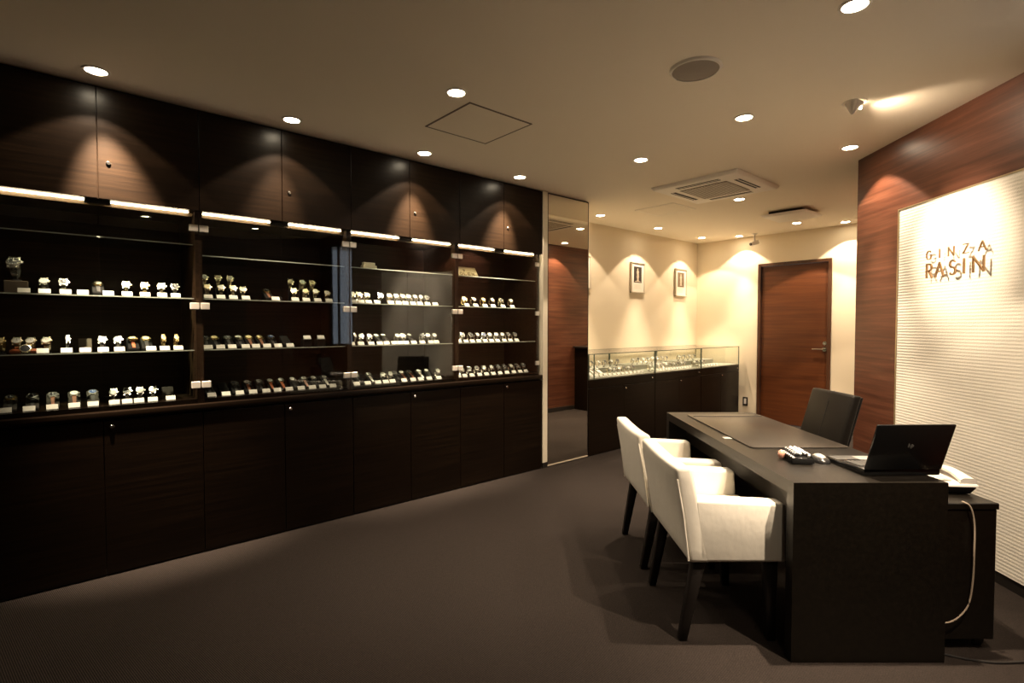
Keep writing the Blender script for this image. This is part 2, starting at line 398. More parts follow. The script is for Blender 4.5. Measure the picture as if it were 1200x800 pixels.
# ================================================================== glass showcases along the beige wall
SY = [4.09, 5.271, 6.31, 7.355]; SNAME = ['beside the mirror', 'between the other two', 'against the back wall']
for i in range(3):
    y0, y1 = SY[i] + .002, SY[i + 1] - .002; ym = (y0 + y1) / 2; B_ = (-3.85, ym, 0)
    u = thing('showcase_counter', f'black counter with a glass watch showcase on top, {SNAME[i]}', 'showcase', B_, group='glass showcase counters')
    P('body', 'wenge', u, B_, -4.19, -3.522, y0, y1, .03, .785)
    P('plinth', 'dark_trim', u, B_, -4.19, -3.515, y0, y1, 0, .03)
    dr = P('drawer_front', 'wenge', u, B_, -3.522, -3.50, y0 + .002, y1 - .002, .695, .785, bev=.0015)
    MB().lathe([(.010, 0), (.010, .004), (.006, .008)], 12, T3((.35, y1 - ym - .06, .74)) @ RY(PI / 2)).build('lock', 'chrome', dr)
    for a, b_ in ((y0 + .002, ym - .0015), (ym + .0015, y1 - .002)):
        dd = P('door', 'wenge', u, B_, -3.522, -3.50, a, b_, .012, .692, bev=.0015)
        if a > ym - .01: MB().lathe([(.010, 0), (.010, .004), (.006, .008)], 12, T3((.35, .03, .66)) @ RY(PI / 2)).build('lock', 'chrome', dd)
    P('deck', 'deck_white', u, B_, -4.18, -3.506, y0 + .006, y1 - .006, .785, .797)
    P('riser_step', 'deck_white', u, B_, -4.16, -3.86, y0 + .06, y1 - .06, .797, .855, bev=.003)
    gb = 1.043
    P('front_pane', 'glass', u, B_, -3.508, -3.502, y0, y1, .787, gb)
    P('top_pane', 'glass', u, B_, -4.17, -3.502, y0, y1, gb, gb + .006)
    for a in ((y0,) if i < 2 else (y0, y1 - .006)): P('end_pane', 'glass', u, B_, -4.17, -3.508, a, a + .006, .797, gb)
    e = .009; EDG = [(xx, xx + e, yy, yy + e, .787, gb) for xx in (-3.509, -4.176) for yy in (y0, y1 - e)]
    EDG += [(-3.509, -3.5, y0, y1, gb - .001, gb + .007), (-4.18, -4.171, y0, y1, gb - .001, gb + .007)]
    if i == 0: EDG.append((-3.509, -3.5, 4.175, 4.184, .787, gb))
    for q in EDG: P('glass_edge', 'glass_edge', u, B_, *q)

# ================================================================== ceiling fixtures
def downlight(x, y, label, beam=1, spill=1, aim=(0, 0), ang=46, spang=100):
    t = thing('downlight', label, 'downlight', (x, y, ZC), group='recessed ceiling downlights')
    MB().lathe([(.046, -.006), (.056, -.005), (.058, 0), (.046, 0)], 28, cap=False).build('trim_ring', 'lamp_trim', t)
    MB().lathe([(.0, -.0045), (.045, -.0035), (.046, -.001)], 28, cap=False).build('lens', 'lamp_lens', t)
    for nm, w, a, bl in (('beam', BEAM * beam, ang, 1.0), ('spill', SPILL * spill, spang, .12)):
        if w <= 0: continue
        l = bpy.data.lights.new(nm, 'SPOT'); l.energy = w; l.color = WARM; l.spot_size = math.radians(a); l.spot_blend = bl; l.shadow_soft_size = .022
        o = bpy.data.objects.new(nm + '_lamp', l); COL.objects.link(o); o.parent = t; o.location = (0, 0, -.012)
        if nm == 'beam': o.rotation_euler = aim if isinstance(aim, Euler) else (aim[1], aim[0], 0)
for k, (x, y) in enumerate(((-3.315, .18), (-3.315, 1.115), (-3.315, 2.05), (-3.315, 2.98))):
    downlight(x, y, f'round downlight close above the upper cabinet {pos[k]}', (3.5, .55, 2.2, 2.3)[k], .4, aim=(.29, (.12, -.08, 0, -.10)[k]), ang=44)
av = (Vector((-.585, 3.865, 1.80)) - Vector((-1.49, 3.154, ZC - .012))).normalized()   # the desk lamp next to the sign is turned towards it
AIM = av.to_track_quat('-Z', 'Y').to_euler()
downlight(-2.35, 1.654, 'round ceiling downlight in front of the square dark-jointed hatch', .4, .45)
downlight(-.693, 2.386, 'round ceiling downlight above the near end of the desk', 1.5, 1.2)
downlight(-1.49, 3.154, 'round ceiling downlight above the far part of the desk', .95, .8, aim=AIM, ang=37)
downlight(-2.373, 3.361, 'round ceiling downlight before the cassette air conditioner', .8, 1)
downlight(-1.245, 4.237, 'round ceiling downlight close to the rosewood wall corner')
downlight(-2.46, 5.13, 'round ceiling downlight between air conditioner and raised vent panel')
downlight(-3.85, 4.69, 'round downlight over the pictures next to the mirror pillar', .95, .48)
downlight(-3.86, 5.85, 'round downlight over the dark framed picture', .95, .48)
downlight(-3.87, 6.95, 'round downlight over the sepia framed picture in the corner', .95, .48)
downlight(-3.46, 7.22, 'round downlight close to the back wall beside the security camera', .65, .5)
downlight(-2.56, 6.83, 'round ceiling downlight in front of the brown door')
downlight(-2.15, 7.20, 'round downlight close to the back wall right of the door', .5, .65)
AIM2 = (Vector((-1.0, 2.35, .7)) - Vector((.20, 1.97, ZC))).to_track_quat('-Z', 'Y').to_euler()   # turned to the armchairs and the desk
downlight(.22, .81, 'round ceiling downlight above the aisle across from the display cases', .3, .3)
downlight(-1.53, 5.83, 'round downlight close to the rosewood return wall, seen in the mirror', .9, 1)
downlight(.20, 1.97, 'round ceiling downlight above the aisle near the window', .82, .7, aim=AIM2, ang=58)
# conical spotlight turned to the rosewood wall
s = thing('sign_spotlight', 'small conical ceiling spotlight turned towards the rosewood wall', 'spotlight', (-.985, 3.41, ZC))
MB().lathe([(.052, 0), (.058, -.004), (.06, 0)], 24, cap=False).build('trim_ring', 'lamp_trim', s)
tilt = T3((0, 0, -.002)) @ Matrix.Rotation(.20, 4, Vector((-.7, .7, 0)))
MB().lathe([(.046, 0), (.044, -.006), (.006, -.066), (.0005, -.068)], 24, tilt, cap=False).build('cone', 'ac_white', s)
dirv = Vector((.64, .77, 0)).normalized()
MB().lathe([(.0005, 0), (.012, .001), (.012, .004)], 16, T3(dirv * .034 + Vector((0, 0, -.026))) @ dirv.to_track_quat('Z', 'Y').to_matrix().to_4x4(), cap=False).build('lens', 'lamp_lens', s)
l = bpy.data.lights.new('sign_beam', 'SPOT'); l.energy = 10; l.color = WARM; l.spot_size = math.radians(120); l.spot_blend = .9; l.shadow_soft_size = .03
o = bpy.data.objects.new('sign_beam', l); COL.objects.link(o); o.parent = s
o.location = dirv * .06 + Vector((0, 0, -.065)); tgt = dirv + Vector((0, 0, -.25))
o.rotation_euler = tgt.to_track_quat('-Z', 'Y').to_euler()
# loudspeaker
s = thing('ceiling_speaker', 'round grey ceiling loudspeaker with a pale rim', 'speaker', (-1.37, 2.385, ZC))
MB().lathe([(.110, -.012), (.118, -.010), (.124, 0), (.110, 0)], 40, cap=False).build('rim', 'ac_white', s)
MB().lathe([(.0005, -.016), (.07, -.014), (.110, -.009)], 40, cap=False).build('grille', 'speaker_cloth', s)
# cassette air conditioner
s = thing('air_conditioner', 'square four-way cassette air conditioner in the ceiling', 'air conditioner', (-2.395, 4.52, ZC))
a = .405
MB().hexa([(-a + .02, -a + .02, -.03), (a - .02, -a + .02, -.03), (a - .02, a - .02, -.03), (-a + .02, a - .02, -.03), (-a, -a, 0), (a, -a, 0), (a, a, 0), (-a, a, 0)], .006, 2).build('panel', 'ac_white', s)
MB().box(-.22, .22, -.22, .22, -.036, -.029, bev=.003).build('grille', 'ac_grille', s)
for k in range(4):
    sl = bx('louver_slot', 'slot_black', s, -.20, .20, -.325, -.275, -.0315, -.028); sl.rotation_euler.z = k * PI / 2
    v = bx('vane', 'ac_white', sl, -.20, .20, -.308, -.302, -.034, -.028)
mb = MB()
for k in range(16): mb.box(-.215 + k * .0285, -.213 + k * .0285, -.215, .215, -.0375, -.035)
q = mb.build('grille_ribs', 'ac_white', s, smooth=0)
# raised vent panel
s = thing('vent_panel', 'square raised vent panel hanging just below the ceiling', 'vent', (-2.36, 6.14, ZC))
bx('neck', 'slot_black', s, -.17, .17, -.17, .17, -.035, 0)
MB().hexa([(-.21, -.21, -.062), (.21, -.21, -.062), (.21, .21, -.062), (-.21, .21, -.062), (-.24, -.24, -.035), (.24, -.24, -.035), (.24, .24, -.035), (-.24, .24, -.035)], .006, 2).build('panel', 'ac_white', s)
# security camera
s = thing('security_camera', 'small white security camera hanging from the ceiling beside the door', 'camera', (-3.235, 7.20, ZC))
MB().lathe([(.035, 0), (.035, -.008), (.012, -.014)], 20).build('mount', 'white_plastic', s)
MB().tube([(0, 0, -.01), (0, 0, -.10)], .011, 10).build('stem', 'white_plastic', s)
cm = T3((0, 0, -.125)) @ RZ(math.radians(-115)) @ RY(math.radians(18))
MB().box(-.06, .06, -.026, .026, -.026, .026, bev=.008, seg=2, mat=cm).build('housing', 'white_plastic', s)
MB().cyl(.020, .058, .072, 16, cm @ RY(PI / 2)).build('lens', 'black_plastic', s)

# ================================================================== diagonal wall: rippled panel and lettering
pn = thing('wall_panel', 'large cream rippled wall panel on the rosewood wall', 'wall panel', P0, RW45)
bx('panel_face', 'rippled_panel', pn, .518, 1.53, -.022, 0, .066, 2.10)
mb = MB(); mb.box(.508, .518, -.026, 0, .066, 2.10); mb.box(.508, 1.54, -.026, 0, 2.10, 2.108); mb.box(1.53, 1.54, -.026, 0, .066, 2.10)
mb.build('panel_edge', 'brass_trim', pn)
sg = thing('wall_sign', 'raised bronze letters GINZA RASIN standing off the cream panel', 'sign', P0, RW45)
for ch, x, w in (('R', .822, .046), ('A', .897, .062), ('S', 1.003, .050), ('I', 1.095, .03), ('N', 1.172, .072)):
    q = letter(ch, x, 1.628, w, .080, -.056, -.047, .0085).build('letter', 'sign_bronze', sg, smooth=0)
for ch, x, w in (('G', .818, .042), ('I', .915, .02), ('N', .992, .042), ('Z', 1.098, .040), ('A', 1.205, .048)):
    q = letter(ch, x, 1.737, w, .050, -.054, -.047, .0055).build('letter', 'sign_bronze', sg, smooth=0)

# ================================================================== pictures on the beige wall
for k, (yc, lab, pm) in enumerate(((4.76, 'small framed picture on the beige wall half behind the mirror pillar', 'photo_sepia'),
                                   (5.872, 'small framed picture with a dark photo of a pale figure', 'photo_dark'),
                                   (6.932, 'small framed picture with a sepia photo nearest the room corner', 'photo_sepia'))):
    zc = 1.985 - .007 * k; s = thing('framed_picture', lab, 'picture', (-4.2, yc, zc - .2), group='framed pictures')
    w, h = .150, .20; mb = MB()
    for a in ((-w, w, 0, .014), (-w, w, 2 * h - .014, 2 * h), (-w, -w + .014, 0, 2 * h), (w - .014, w, 0, 2 * h)): mb.box(.002, .032, a[0], a[1], a[2], a[3], bev=.002)
    mb.build('frame', 'frame_silver', s)
    mt_ = bx('mount', 'mount_white', s, .002, .018, -w + .014, w - .014, .014, 2 * h - .014)
    ph = bx('photo', pm, s, .018, .0195, -.085, .085, .135, .345)
    mb = MB(); mat_ = T3((.0195, 0, 0)) @ Matrix(((0, 0, 1, 0), (1, 0, 0, 0), (0, 1, 0, 0), (0, 0, 0, 1)))
    fig = [(-.03, .155), (.03, .155), (.018, .18), (.028, .215), (.02, .255), (.026, .28), (.010, .298), (.012, .318), (-.002, .326), (-.014, .316), (-.012, .298), (-.026, .278), (-.018, .24), (-.026, .205), (-.014, .178)]
    mb.extrude(fig, 0, .0006, mat_)
    if pm == 'photo_dark': mb.extrude([(-.07, .145), (.07, .145), (.05, .156), (-.05, .156)], 0, .0005, mat_)
    mb.build('figure', 'photo_pale', ph, smooth=0)
    mb = MB()
    for j in range(5): mb.box(.018, .0185, -.075, .075 - .02 * (j % 2), .055 + j * .013, .058 + j * .013)
    q = mb.build('caption_lines', 'frame_silver', mt_, smooth=0)
# wall outlet
s = thing('wall_outlet', 'small black-framed electrical outlet low on the back wall', 'outlet', (-3.434, 7.42, .263))
bx('plate', 'dark_trim', s, -.036, .036, -.009, 0, -.062, .062, bev=.002)
bx('socket', 'white_plastic', s, -.016, .016, -.012, -.008, -.036, .040, bev=.001)
# black stand seen in the mirror
s = thing('black_cabinet', 'narrow black cabinet against the rosewood wall, seen in the mirror', 'cabinet', (-1.48, 6.62, 0))
bx('body', 'wenge', s, -.13, .165, -.32, .32, 0, .99, bev=.002)
bx('top', 'dark_trim', s, -.16, .165, -.36, .36, .99, 1.015, bev=.002)

# ================================================================== desk group: local x = across the desk, local y = along it
E2 = (math.cos(YAW), math.sin(YAW)); E1 = (-math.sin(YAW), math.cos(YAW))
def DL(a, d_, z=0): return (a * E2[0] + d_ * E1[0], a * E2[1] + d_ * E1[1], z)
DX0, DX1, DY0, DY1, DT = 1.107, 1.716, 2.045, 3.735, .72
dc = ((DX0 + DX1) / 2, (DY0 + DY1) / 2)
dk = thing('desk', 'dark wood desk with slab ends standing on the carpet', 'desk', DL(*dc), YAW)
hx, hy = (DX1 - DX0) / 2, (DY1 - DY0) / 2
bx('desk_top', 'desk_wood', dk, -hx, hx, -hy, hy, DT - .052, DT)
for s_ in (-1, 1):
    a = -hy if s_ < 0 else hy - .05
    bx('end_panel', 'desk_wood', dk, -hx, hx, a, a + .05, 0, DT - .0521)
bx('apron', 'desk_wood', dk, -hx + .125, -hx + .145, -hy + .051, hy - .051, DT - .20, DT - .053)
bx('modesty_panel', 'desk_wood', dk, hx - .26, hx - .24, -hy + .051, hy - .051, .12, DT - .053)
# leather desk mat
mt = thing('desk_mat', 'dark leather desk mat lying on the far part of the desk', 'desk mat', DL(1.48, 3.12, DT), YAW)
mx0, mx1, my0, my1 = -.275, .225, -.495, .49
def rrect(x0, x1, y0, y1, r, n=5):
    o = []
    for cx, cy, a in ((x1 - r, y0 + r, -90), (x1 - r, y1 - r, 0), (x0 + r, y1 - r, 90), (x0 + r, y0 + r, 180)): o += arc(cx, cy, r, r, a, a + 90, n)
    return o
MB().extrude(rrect(mx0, mx1, my0, my1, .025), .0005, .006, bev=.0015).build('mat_body', 'mat_leather', mt)
MB().box(mx0 + .02, mx1 - .02, my1 - .09, my1 - .078, .006, .0085, bev=.001).build('fold_strip', 'cable_black', mt)
MB().box(mx0 - .045, mx0 - .004, -.275, -.235, .0005, .003, bev=.0008).build('pull_tab', 'white_card', mt)
# armchairs
def armchair(d_, label):
    t = thing('armchair', label, 'chair', DL(.94, d_), YAW, 'white slipcovered armchairs')
    hw = .29; X = lambda v: v - .94
    def slab(nm, p, bev, par=t, mat='slipcover', seg=3):
        return MB().hexa(p, bev, seg).build(nm, mat, par, smooth=60)
    # backrest: leans backwards, grid so that its top dips a little
    mb = MB(); bm = bmesh.new(); NU, NV = 10, 7; grid = {}
    for side in (0, 1):
        for i in range(NU + 1):
            for j in range(NV + 1):
                u_, v_ = i / NU, j / NV; y = -hw + 2 * hw * u_
                top = .752 - .016 * math.sin(PI * u_) ; z = .35 + (top - .35) * v_
                xr = .737 - .064 * v_ + .006 * math.sin(PI * u_) * v_; xf = .832 - .088 * v_ + .010 * math.sin(PI * u_)
                grid[side, i, j] = bm.verts.new((X(xr if side == 0 else xf), y, z))
    for i in range(NU):
        for j in range(NV):
            for side in (0, 1):
                q = [grid[side, i, j], grid[side, i + 1, j], grid[side, i + 1, j + 1], grid[side, i, j + 1]]
                bm.faces.new(q if side else q[::-1])
    for i in range(NU):
        for j in (0, NV): bm.faces.new((grid[0, i, j], grid[0, i + 1, j], grid[1, i + 1, j], grid[1, i, j]))
    for j in range(NV):
        for i in (0, NU): bm.faces.new((grid[0, i, j], grid[0, i, j + 1], grid[1, i, j + 1], grid[1, i, j]))
    bmesh.ops.recalc_face_normals(bm, faces=bm.faces)
    sharp = [e for e in bm.edges if e.is_manifold and e.calc_face_angle() > .6]
    bmesh.ops.bevel(bm, geom=sharp, offset=.018, segments=3, profile=.5, affect='EDGES')
    mb._merge(bm); bk = mb.build('backrest', 'slipcover', t, smooth=60)
    # piped seams
    for s_ in (-1, 1):
        MB().tube([(X(.734), s_ * (hw - .004), .36), (X(.710), s_ * (hw - .002), .55), (X(.684), s_ * (hw - .004), .70)], .004, 6).build('piping', 'slipcover', bk)
    for s_ in (-1, 1):
        a, b_ = (-hw, -hw + .085) if s_ < 0 else (hw - .085, hw)
        slab('arm', [(X(.775), a, .352), (X(1.145), a, .352), (X(1.145), b_, .352), (X(.775), b_, .352), (X(.755), a, .618), (X(1.135), a, .600), (X(1.135), b_, .600), (X(.755), b_, .618)], .016)
    slab('seat', [(X(.79), -hw + .088, .352), (X(1.155), -hw + .088, .352), (X(1.155), hw - .088, .352), (X(.79), hw - .088, .352), (X(.79), -hw + .088, .475), (X(1.15), -hw + .088, .485), (X(1.15), hw - .088, .485), (X(.79), hw - .088, .475)], .018)
    for s_ in (-1, 1):
        yc = s_ * (hw - .045); yb = s_ * (hw - .052)
        for xt, xb in ((.79, .725), (1.09, 1.10)):
            slab('leg', [(X(xb) - .017, yb - .017, 0), (X(xb) + .017, yb - .017, 0), (X(xb) + .017, yb + .017, 0), (X(xb) - .017, yb + .017, 0),
                         (X(xt) - .026, yc - .024, .36), (X(xt) + .026, yc - .024, .36), (X(xt) + .026, yc + .024, .36), (X(xt) - .026, yc + .024, .36)], .003, mat='leg_black', seg=1)
    return t
armchair(2.44, 'white slipcovered armchair at the laptop end of the desk')
armchair(3.10, 'white slipcovered armchair beside the leather mat end of the desk')
# office chair
oc = thing('office_chair', 'black leather office chair behind the desk by the rosewood wall', 'chair', DL(2.02, 3.14), YAW)
X = lambda v: v - 2.02
mb = MB().hexa([(X(1.80), -.205, .53), (X(1.86), -.205, .53), (X(1.86), .205, .53), (X(1.80), .205, .53), (X(1.918), -.205, .945), (X(1.968), -.205, .940), (X(1.968), .205, .940), (X(1.918), .205, .945)], .014, 3)
obk = mb.build('backrest', 'chair_leather', oc, smooth=60)
MB().tube([(X(1.936), 0, .944), (X(1.918), 0, .936), (X(1.902), 0, .885), (X(1.860), 0, .74), (X(1.81), 0, .56)], .0035, 6).build('seam', 'cable_black', obk)
mb = MB().hexa([(X(1.866), -.19, .54), (X(1.878), -.19, .54), (X(1.878), .19, .54), (X(1.866), .19, .54), (X(1.972), -.19, .93), (X(1.984), -.19, .93), (X(1.984), .19, .93), (X(1.972), .19, .93)], .004)
mb.build('back_shell', 'black_plastic', oc)
MB().box(-.26 - .15, -.26 + .16, -.23, .23, .43, .50, bev=.025, seg=3).build('seat', 'chair_leather', oc, smooth=60)
MB().tube([(-.20, 0, .42), (-.02, 0, .43), (X(1.86), 0, .60)], .02).build('back_bracket', 'black_plastic', oc)
MB().lathe([(.03, .11), (.03, .26), (.02, .27), (.02, .43)], 16, T3((-.26, 0, 0))).build('gas_column', 'chrome', oc)
for k in range(5):
    a = 2 * PI * k / 5 + .3; c, s_ = math.cos(a), math.sin(a)
    lg = MB().tube([(-.26 + .02 * c, .02 * s_, .105), (-.26 + .25 * c, .25 * s_, .075)], .020, 8, .013).build('base_arm', 'black_plastic', oc)
    MB().cyl(.027, -.012, .012, 14, T3((-.26 + .25 * c, .25 * s_, .027)) @ RZ(a) @ RX(PI / 2)).build('caster', 'black_plastic', lg)

# ---- laptop
lp = thing('laptop', 'open black laptop on the near end of the desk', 'laptop', DL(1.603, 2.14, DT), YAW + .03)
MB().hexa([(-.16, 0, .0015), (.16, 0, .0015), (.16, .255, .0015), (-.16, .255, .0015), (-.16, 0, .03), (.16, 0, .03), (.16, .255, .020), (-.16, .255, .020)], .004, 2).build('base', 'laptop_black', lp)
kb = MB().hexa([(-.145, .045, .02), (.145, .045, .02), (.145, .15, .02), (-.145, .15, .02), (-.145, .045, .0288), (.145, .045, .0288), (.145, .15, .0245), (-.145, .15, .0245)]).build('keyboard', 'black_plastic', lp)
for r in range(5):
    for c in range(14):
        x = -.138 + c * .0198; y = .05 + r * .0198; z = .0288 - (y - .045) * .041
        bx('key', 'laptop_key', kb, x, x + .0165, y, y + .0165, z - .001, z + .002)
bx('palm_rest', 'laptop_key', lp, -.152, .152, .158, .250, .0205, .0228); bx('touch_pad', 'silver_plastic', lp, -.05, .03, .175, .235, .0222, .0234)
# lid hinged at y = 0, leaning towards -y
ld = T3((0, .004, .026)) @ RX(math.radians(19))
lid = MB().box(-.16, .16, -.010, .0, .004, .212, bev=.004, seg=2, mat=ld).build('lid', 'laptop_black', lp)
MB().box(-.148, .148, .0, .0012, .016, .202, mat=ld).build('screen', 'slot_black', lid)
lg_ = letter('h', -.0115, .108, .008, .016, -.0106, -.0100, .0022); lg2 = letter('p', .001, .108, .010, .016, -.0106, -.0100, .0022)
tmp = lg2.mesh('t', 'emblem_grey', 0); lg_.bm.from_mesh(tmp); lg_.bm.transform(ld @ T3((0, 0, .004))); lg_.build('lid_emblem', 'emblem_grey', lid, smooth=0)
# ---- mouse
ms = thing('computer_mouse', 'silver and black computer mouse beside the laptop', 'mouse', DL(1.398, 2.372, DT), YAW + .10)
def dome(rx, ry, h, z0, n=20, m_=6):
    mb = MB(); t = bmesh.new(); rings = []
    for j in range(m_):
        a = PI / 2 * j / m_; rings.append([t.verts.new((rx * math.cos(a) * math.copysign(abs(math.cos(2 * PI * i / n)) ** .75, math.cos(2 * PI * i / n)), ry * math.cos(a) * math.copysign(abs(math.sin(2 * PI * i / n)) ** .75, math.sin(2 * PI * i / n)), z0 + h * math.sin(a))) for i in range(n)])
    top = t.verts.new((0, 0, z0 + h))
    for a, b_ in zip(rings, rings[1:]):
        for i in range(n): t.faces.new((a[i], a[(i + 1) % n], b_[(i + 1) % n], b_[i]))
    for i in range(n): t.faces.new((rings[-1][i], rings[-1][(i + 1) % n], top))
    t.faces.new(rings[0][::-1]); return mb._merge(t)
dome(.033, .056, .030, .001).build('mouse_body', 'black_plastic', ms, smooth=60)
o = dome(.025, .046, .0345, .0015).build('mouse_top', 'silver_plastic', ms, smooth=60)
MB().cyl(.006, -.003, .003, 12, T3((0, .036, .0245)) @ RY(PI / 2)).build('scroll_wheel', 'black_plastic', ms)
# ---- beaded bracelet bundle
bb = thing('bracelet_bundle', 'bundle of black and silver beaded bracelets with a pink end', 'bracelets', DL(1.300, 2.375, DT), YAW - .15); bb.scale = (1, 1, 1.35)
MB().box(-.045, .045, -.065, .065, .001, .022, bev=.006, seg=2).build('bundle_base', 'black_plastic', bb)
for r in range(6):
    mb = MB(); y = -.056 + r * .0225
    mb.tube([(-.046, y, .004), (-.044, y, .02), (-.03, y, .030), (0, y, .034), (.03, y, .030), (.044, y, .02), (.046, y, .004)], .006, 8)
    st = mb.build('bracelet', 'black_plastic', bb)
    for k in range(6):
        a = math.radians(25 + k * 26); x, z = -.042 * math.cos(a), .012 + .024 * math.sin(a)
        q = MB().lathe([(.0005, -.007), (.006, -.0045), (.0085, 0), (.006, .0045), (.0005, .007)], 8, cap=False).build('bead', 'bead_white', st); q.location = (x, y + .003 * (k % 2), z)
q = MB().lathe([(.0005, -.016), (.012, -.011), (.016, 0), (.012, .011), (.0005, .016)], 12, cap=False).build('pink_end', 'bead_pink', bb, smooth=60); q.location = (-.058, .03, .017)

# ---- pedestal, telephone, cables
pd = thing('pedestal', 'black pedestal cabinet beside the desk under the telephone', 'cabinet', DL(1.86, 2.36), YAW)
bx('body', 'desk_wood', pd, -.125, .125, -.235, .24, .045, .585, bev=.003)
bx('pedestal_top', 'desk_wood', pd, -.13, .13, -.24, .245, .586, .612, bev=.003)
for sx in (-1, 1):
    for sy in (-1, 1):
        MB().cyl(.020, -.01, .01, 14, T3((sx * .095, sy * .19, .020)) @ RX(PI / 2)).box(sx * .095 - .012, sx * .095 + .012, sy * .19 - .012, sy * .19 + .012, .03, .046).build('caster', 'black_plastic', pd)
tp = thing('telephone', 'white and black desk telephone on the black pedestal', 'telephone', DL(1.90, 2.36, .613), YAW - .12)
MB().hexa([(-.085, -.115, 0), (.085, -.115, 0), (.085, .11, 0), (-.085, .11, 0), (-.10, -.135, .035), (.10, -.135, .035), (.10, .125, .035), (-.10, .125, .035)], .006, 2).build('phone_base', 'black_plastic', tp)
sh = MB().hexa([(-.10, -.14, .0355), (.105, -.14, .0355), (.105, .13, .0355), (-.10, .13, .0355), (-.095, -.135, .048), (.10, -.135, .048), (.10, .125, .056), (-.095, .125, .056)], .005, 2).build('phone_shell', 'white_plastic', tp)
bx('key_panel', 'grey_plastic', tp, -.085, .02, -.10, .08, .0525, .0555)
for r in range(4):
    for c in range(3): bx('key', 'white_plastic', tp, -.075 + c * .03, -.055 + c * .03, -.09 + r * .028, -.072 + r * .028, .055, .0585, bev=.001)
hs = MB(); N = 10
pts = [(.066, -.13 + .25 * i / N, .058 + .022 * math.sin(PI * i / N)) for i in range(N + 1)]
t = bmesh.new(); prev = None
for i, p in enumerate(pts):
    u_ = i / N; wd = .022 + .010 * abs(2 * u_ - 1) ** 3; th = .010 + .004 * abs(2 * u_ - 1) ** 3
    ring = [t.verts.new((p[0] + wd * cx_, p[1], p[2] + th * cz_)) for cx_, cz_ in ((-1, -.6), (1, -.6), (1, .5), (.6, 1), (-.6, 1), (-1, .5))]
    if prev:
        for k in range(6): t.faces.new((prev[k], prev[(k + 1) % 6], ring[(k + 1) % 6], ring[k]))
    else: t.faces.new(ring[::-1])
    prev = ring
t.faces.new(prev); hs._merge(t); hs.build('handset', 'white_plastic', tp, smooth=50)
def bez(pts, n=8):
    o = []; P_ = [Vector(p) for p in pts]; P_ = [P_[0] * 2 - P_[1]] + P_ + [P_[-1] * 2 - P_[-2]]
    for i in range(1, len(P_) - 2):
        a, b_, c, d_ = P_[i - 1:i + 3]
        for k in range(n):
            u_ = k / n; o.append(.5 * ((2 * b_) + (-a + c) * u_ + (2 * a - 5 * b_ + 4 * c - d_) * u_ ** 2 + (-a + 3 * b_ - 3 * c + d_) * u_ ** 3))
    o.append(P_[-2]); return o
cb = MB().tube(bez([(-.01, -.155, .008), (.015, -.165, -.01), (.032, -.168, -.08), (.034, -.168, -.2), (.03, -.168, -.33), (.01, -.17, -.42), (-.045, -.172, -.475), (-.11, -.172, -.49)]), .0032, 6).build('phone_cable', 'cable_beige')
cb.location = DL(1.845, 2.275, .613); cb.rotation_euler.z = YAW
tag(cb, 'thin beige telephone cable hanging down the front of the black pedestal', 'cable')
fc = MB().tube(bez([(0, .10, .005), (.02, .02, .005), (.10, -.03, .005), (.20, -.06, .005), (.30, -.06, .005), (.45, -.05, .005)]), .0045, 6).build('floor_cable', 'cable_black')
fc.location = DL(1.70, 2.10); fc.rotation_euler.z = YAW
tag(fc, 'black power cable lying on the carpet beside the pedestal', 'cable')

# ================================================================== watches, tags and pads in the display cases
CACHE = {}
def cached(key, fn):
    if key not in CACHE: CACHE[key] = fn()
    return CACHE[key]
TH = math.radians(38)
def loop_mesh(links):
    mb = MB(); t = bmesh.new(); n = 22; rings = []
    for i in range(n):
        a = TH + .35 + (2 * PI - .7) * i / (n - 1)
        w = .0095 if i not in (0, n - 1) else .010; w *= (1 if not links else (1.0 if i % 2 else .93))
        w *= 1 - .18 * math.sin(PI * i / (n - 1))
        rr = []
        for r_ in (0, .003):
            for y in (-w, w): rr.append(t.verts.new(((.024 + r_) * math.cos(a), y, .045 + (.030 + r_) * math.sin(a))))
        rings.append(rr)
    for a, b_ in zip(rings, rings[1:]):
        for k, l_ in ((0, 1), (1, 3), (3, 2), (2, 0)): t.faces.new((a[k], a[l_], b_[l_], b_[k]))
    for q in (rings[0], rings[-1]): t.faces.new((q[0], q[1], q[3], q[2]))
    return mb._merge(t)
CASEM = T3((.0265 * math.cos(TH), 0, .045 + .0325 * math.sin(TH))) @ RY(PI / 2 - TH)
def case_mesh(mat, s=1.0):
    mb = MB().lathe([(.017 * s, -.004), (.0205 * s, -.002), (.021 * s, .003), (.0195 * s, .006), (.0165 * s, .0065)], 20, mat)
    mb.box(-.003, .003, .020 * s, .0255 * s, -.002, .003, mat=mat)
    for sy in (-1, 1): mb.box(-.024 * s, .024 * s, sy * .0125 * s - .003, sy * .0125 * s + .003, -.004, .002, mat=mat)
    return mb
def dial_mesh(mat, s=1.0): return MB().lathe([(.0005, .0071), (.0162 * s, .0070), (.0162 * s, .0050)], 20, mat, cap=False)
def hands_mesh(mat, s=1.0):
    mb = MB().box(-.011 * s, .001, -.0007, .0007, .0072, .0077, mat=mat); mb.box(-.0007, .0007, -.0005, .009 * s, .0072, .0077, mat=mat)
    for k in range(12): mb.box(.0125 * s, .015 * s, -.0006, .0006, .0071, .0076, mat=mat @ RZ(k * PI / 6))
    return mb
HC = {'white_dial': 'ink', 'champagne_dial': 'ink', 'black_dial': 'bead_white', 'blue_dial': 'bead_white'}
MET = {'steel': 'silver steel', 'gold': 'gold', 'two_tone': 'two-tone'}
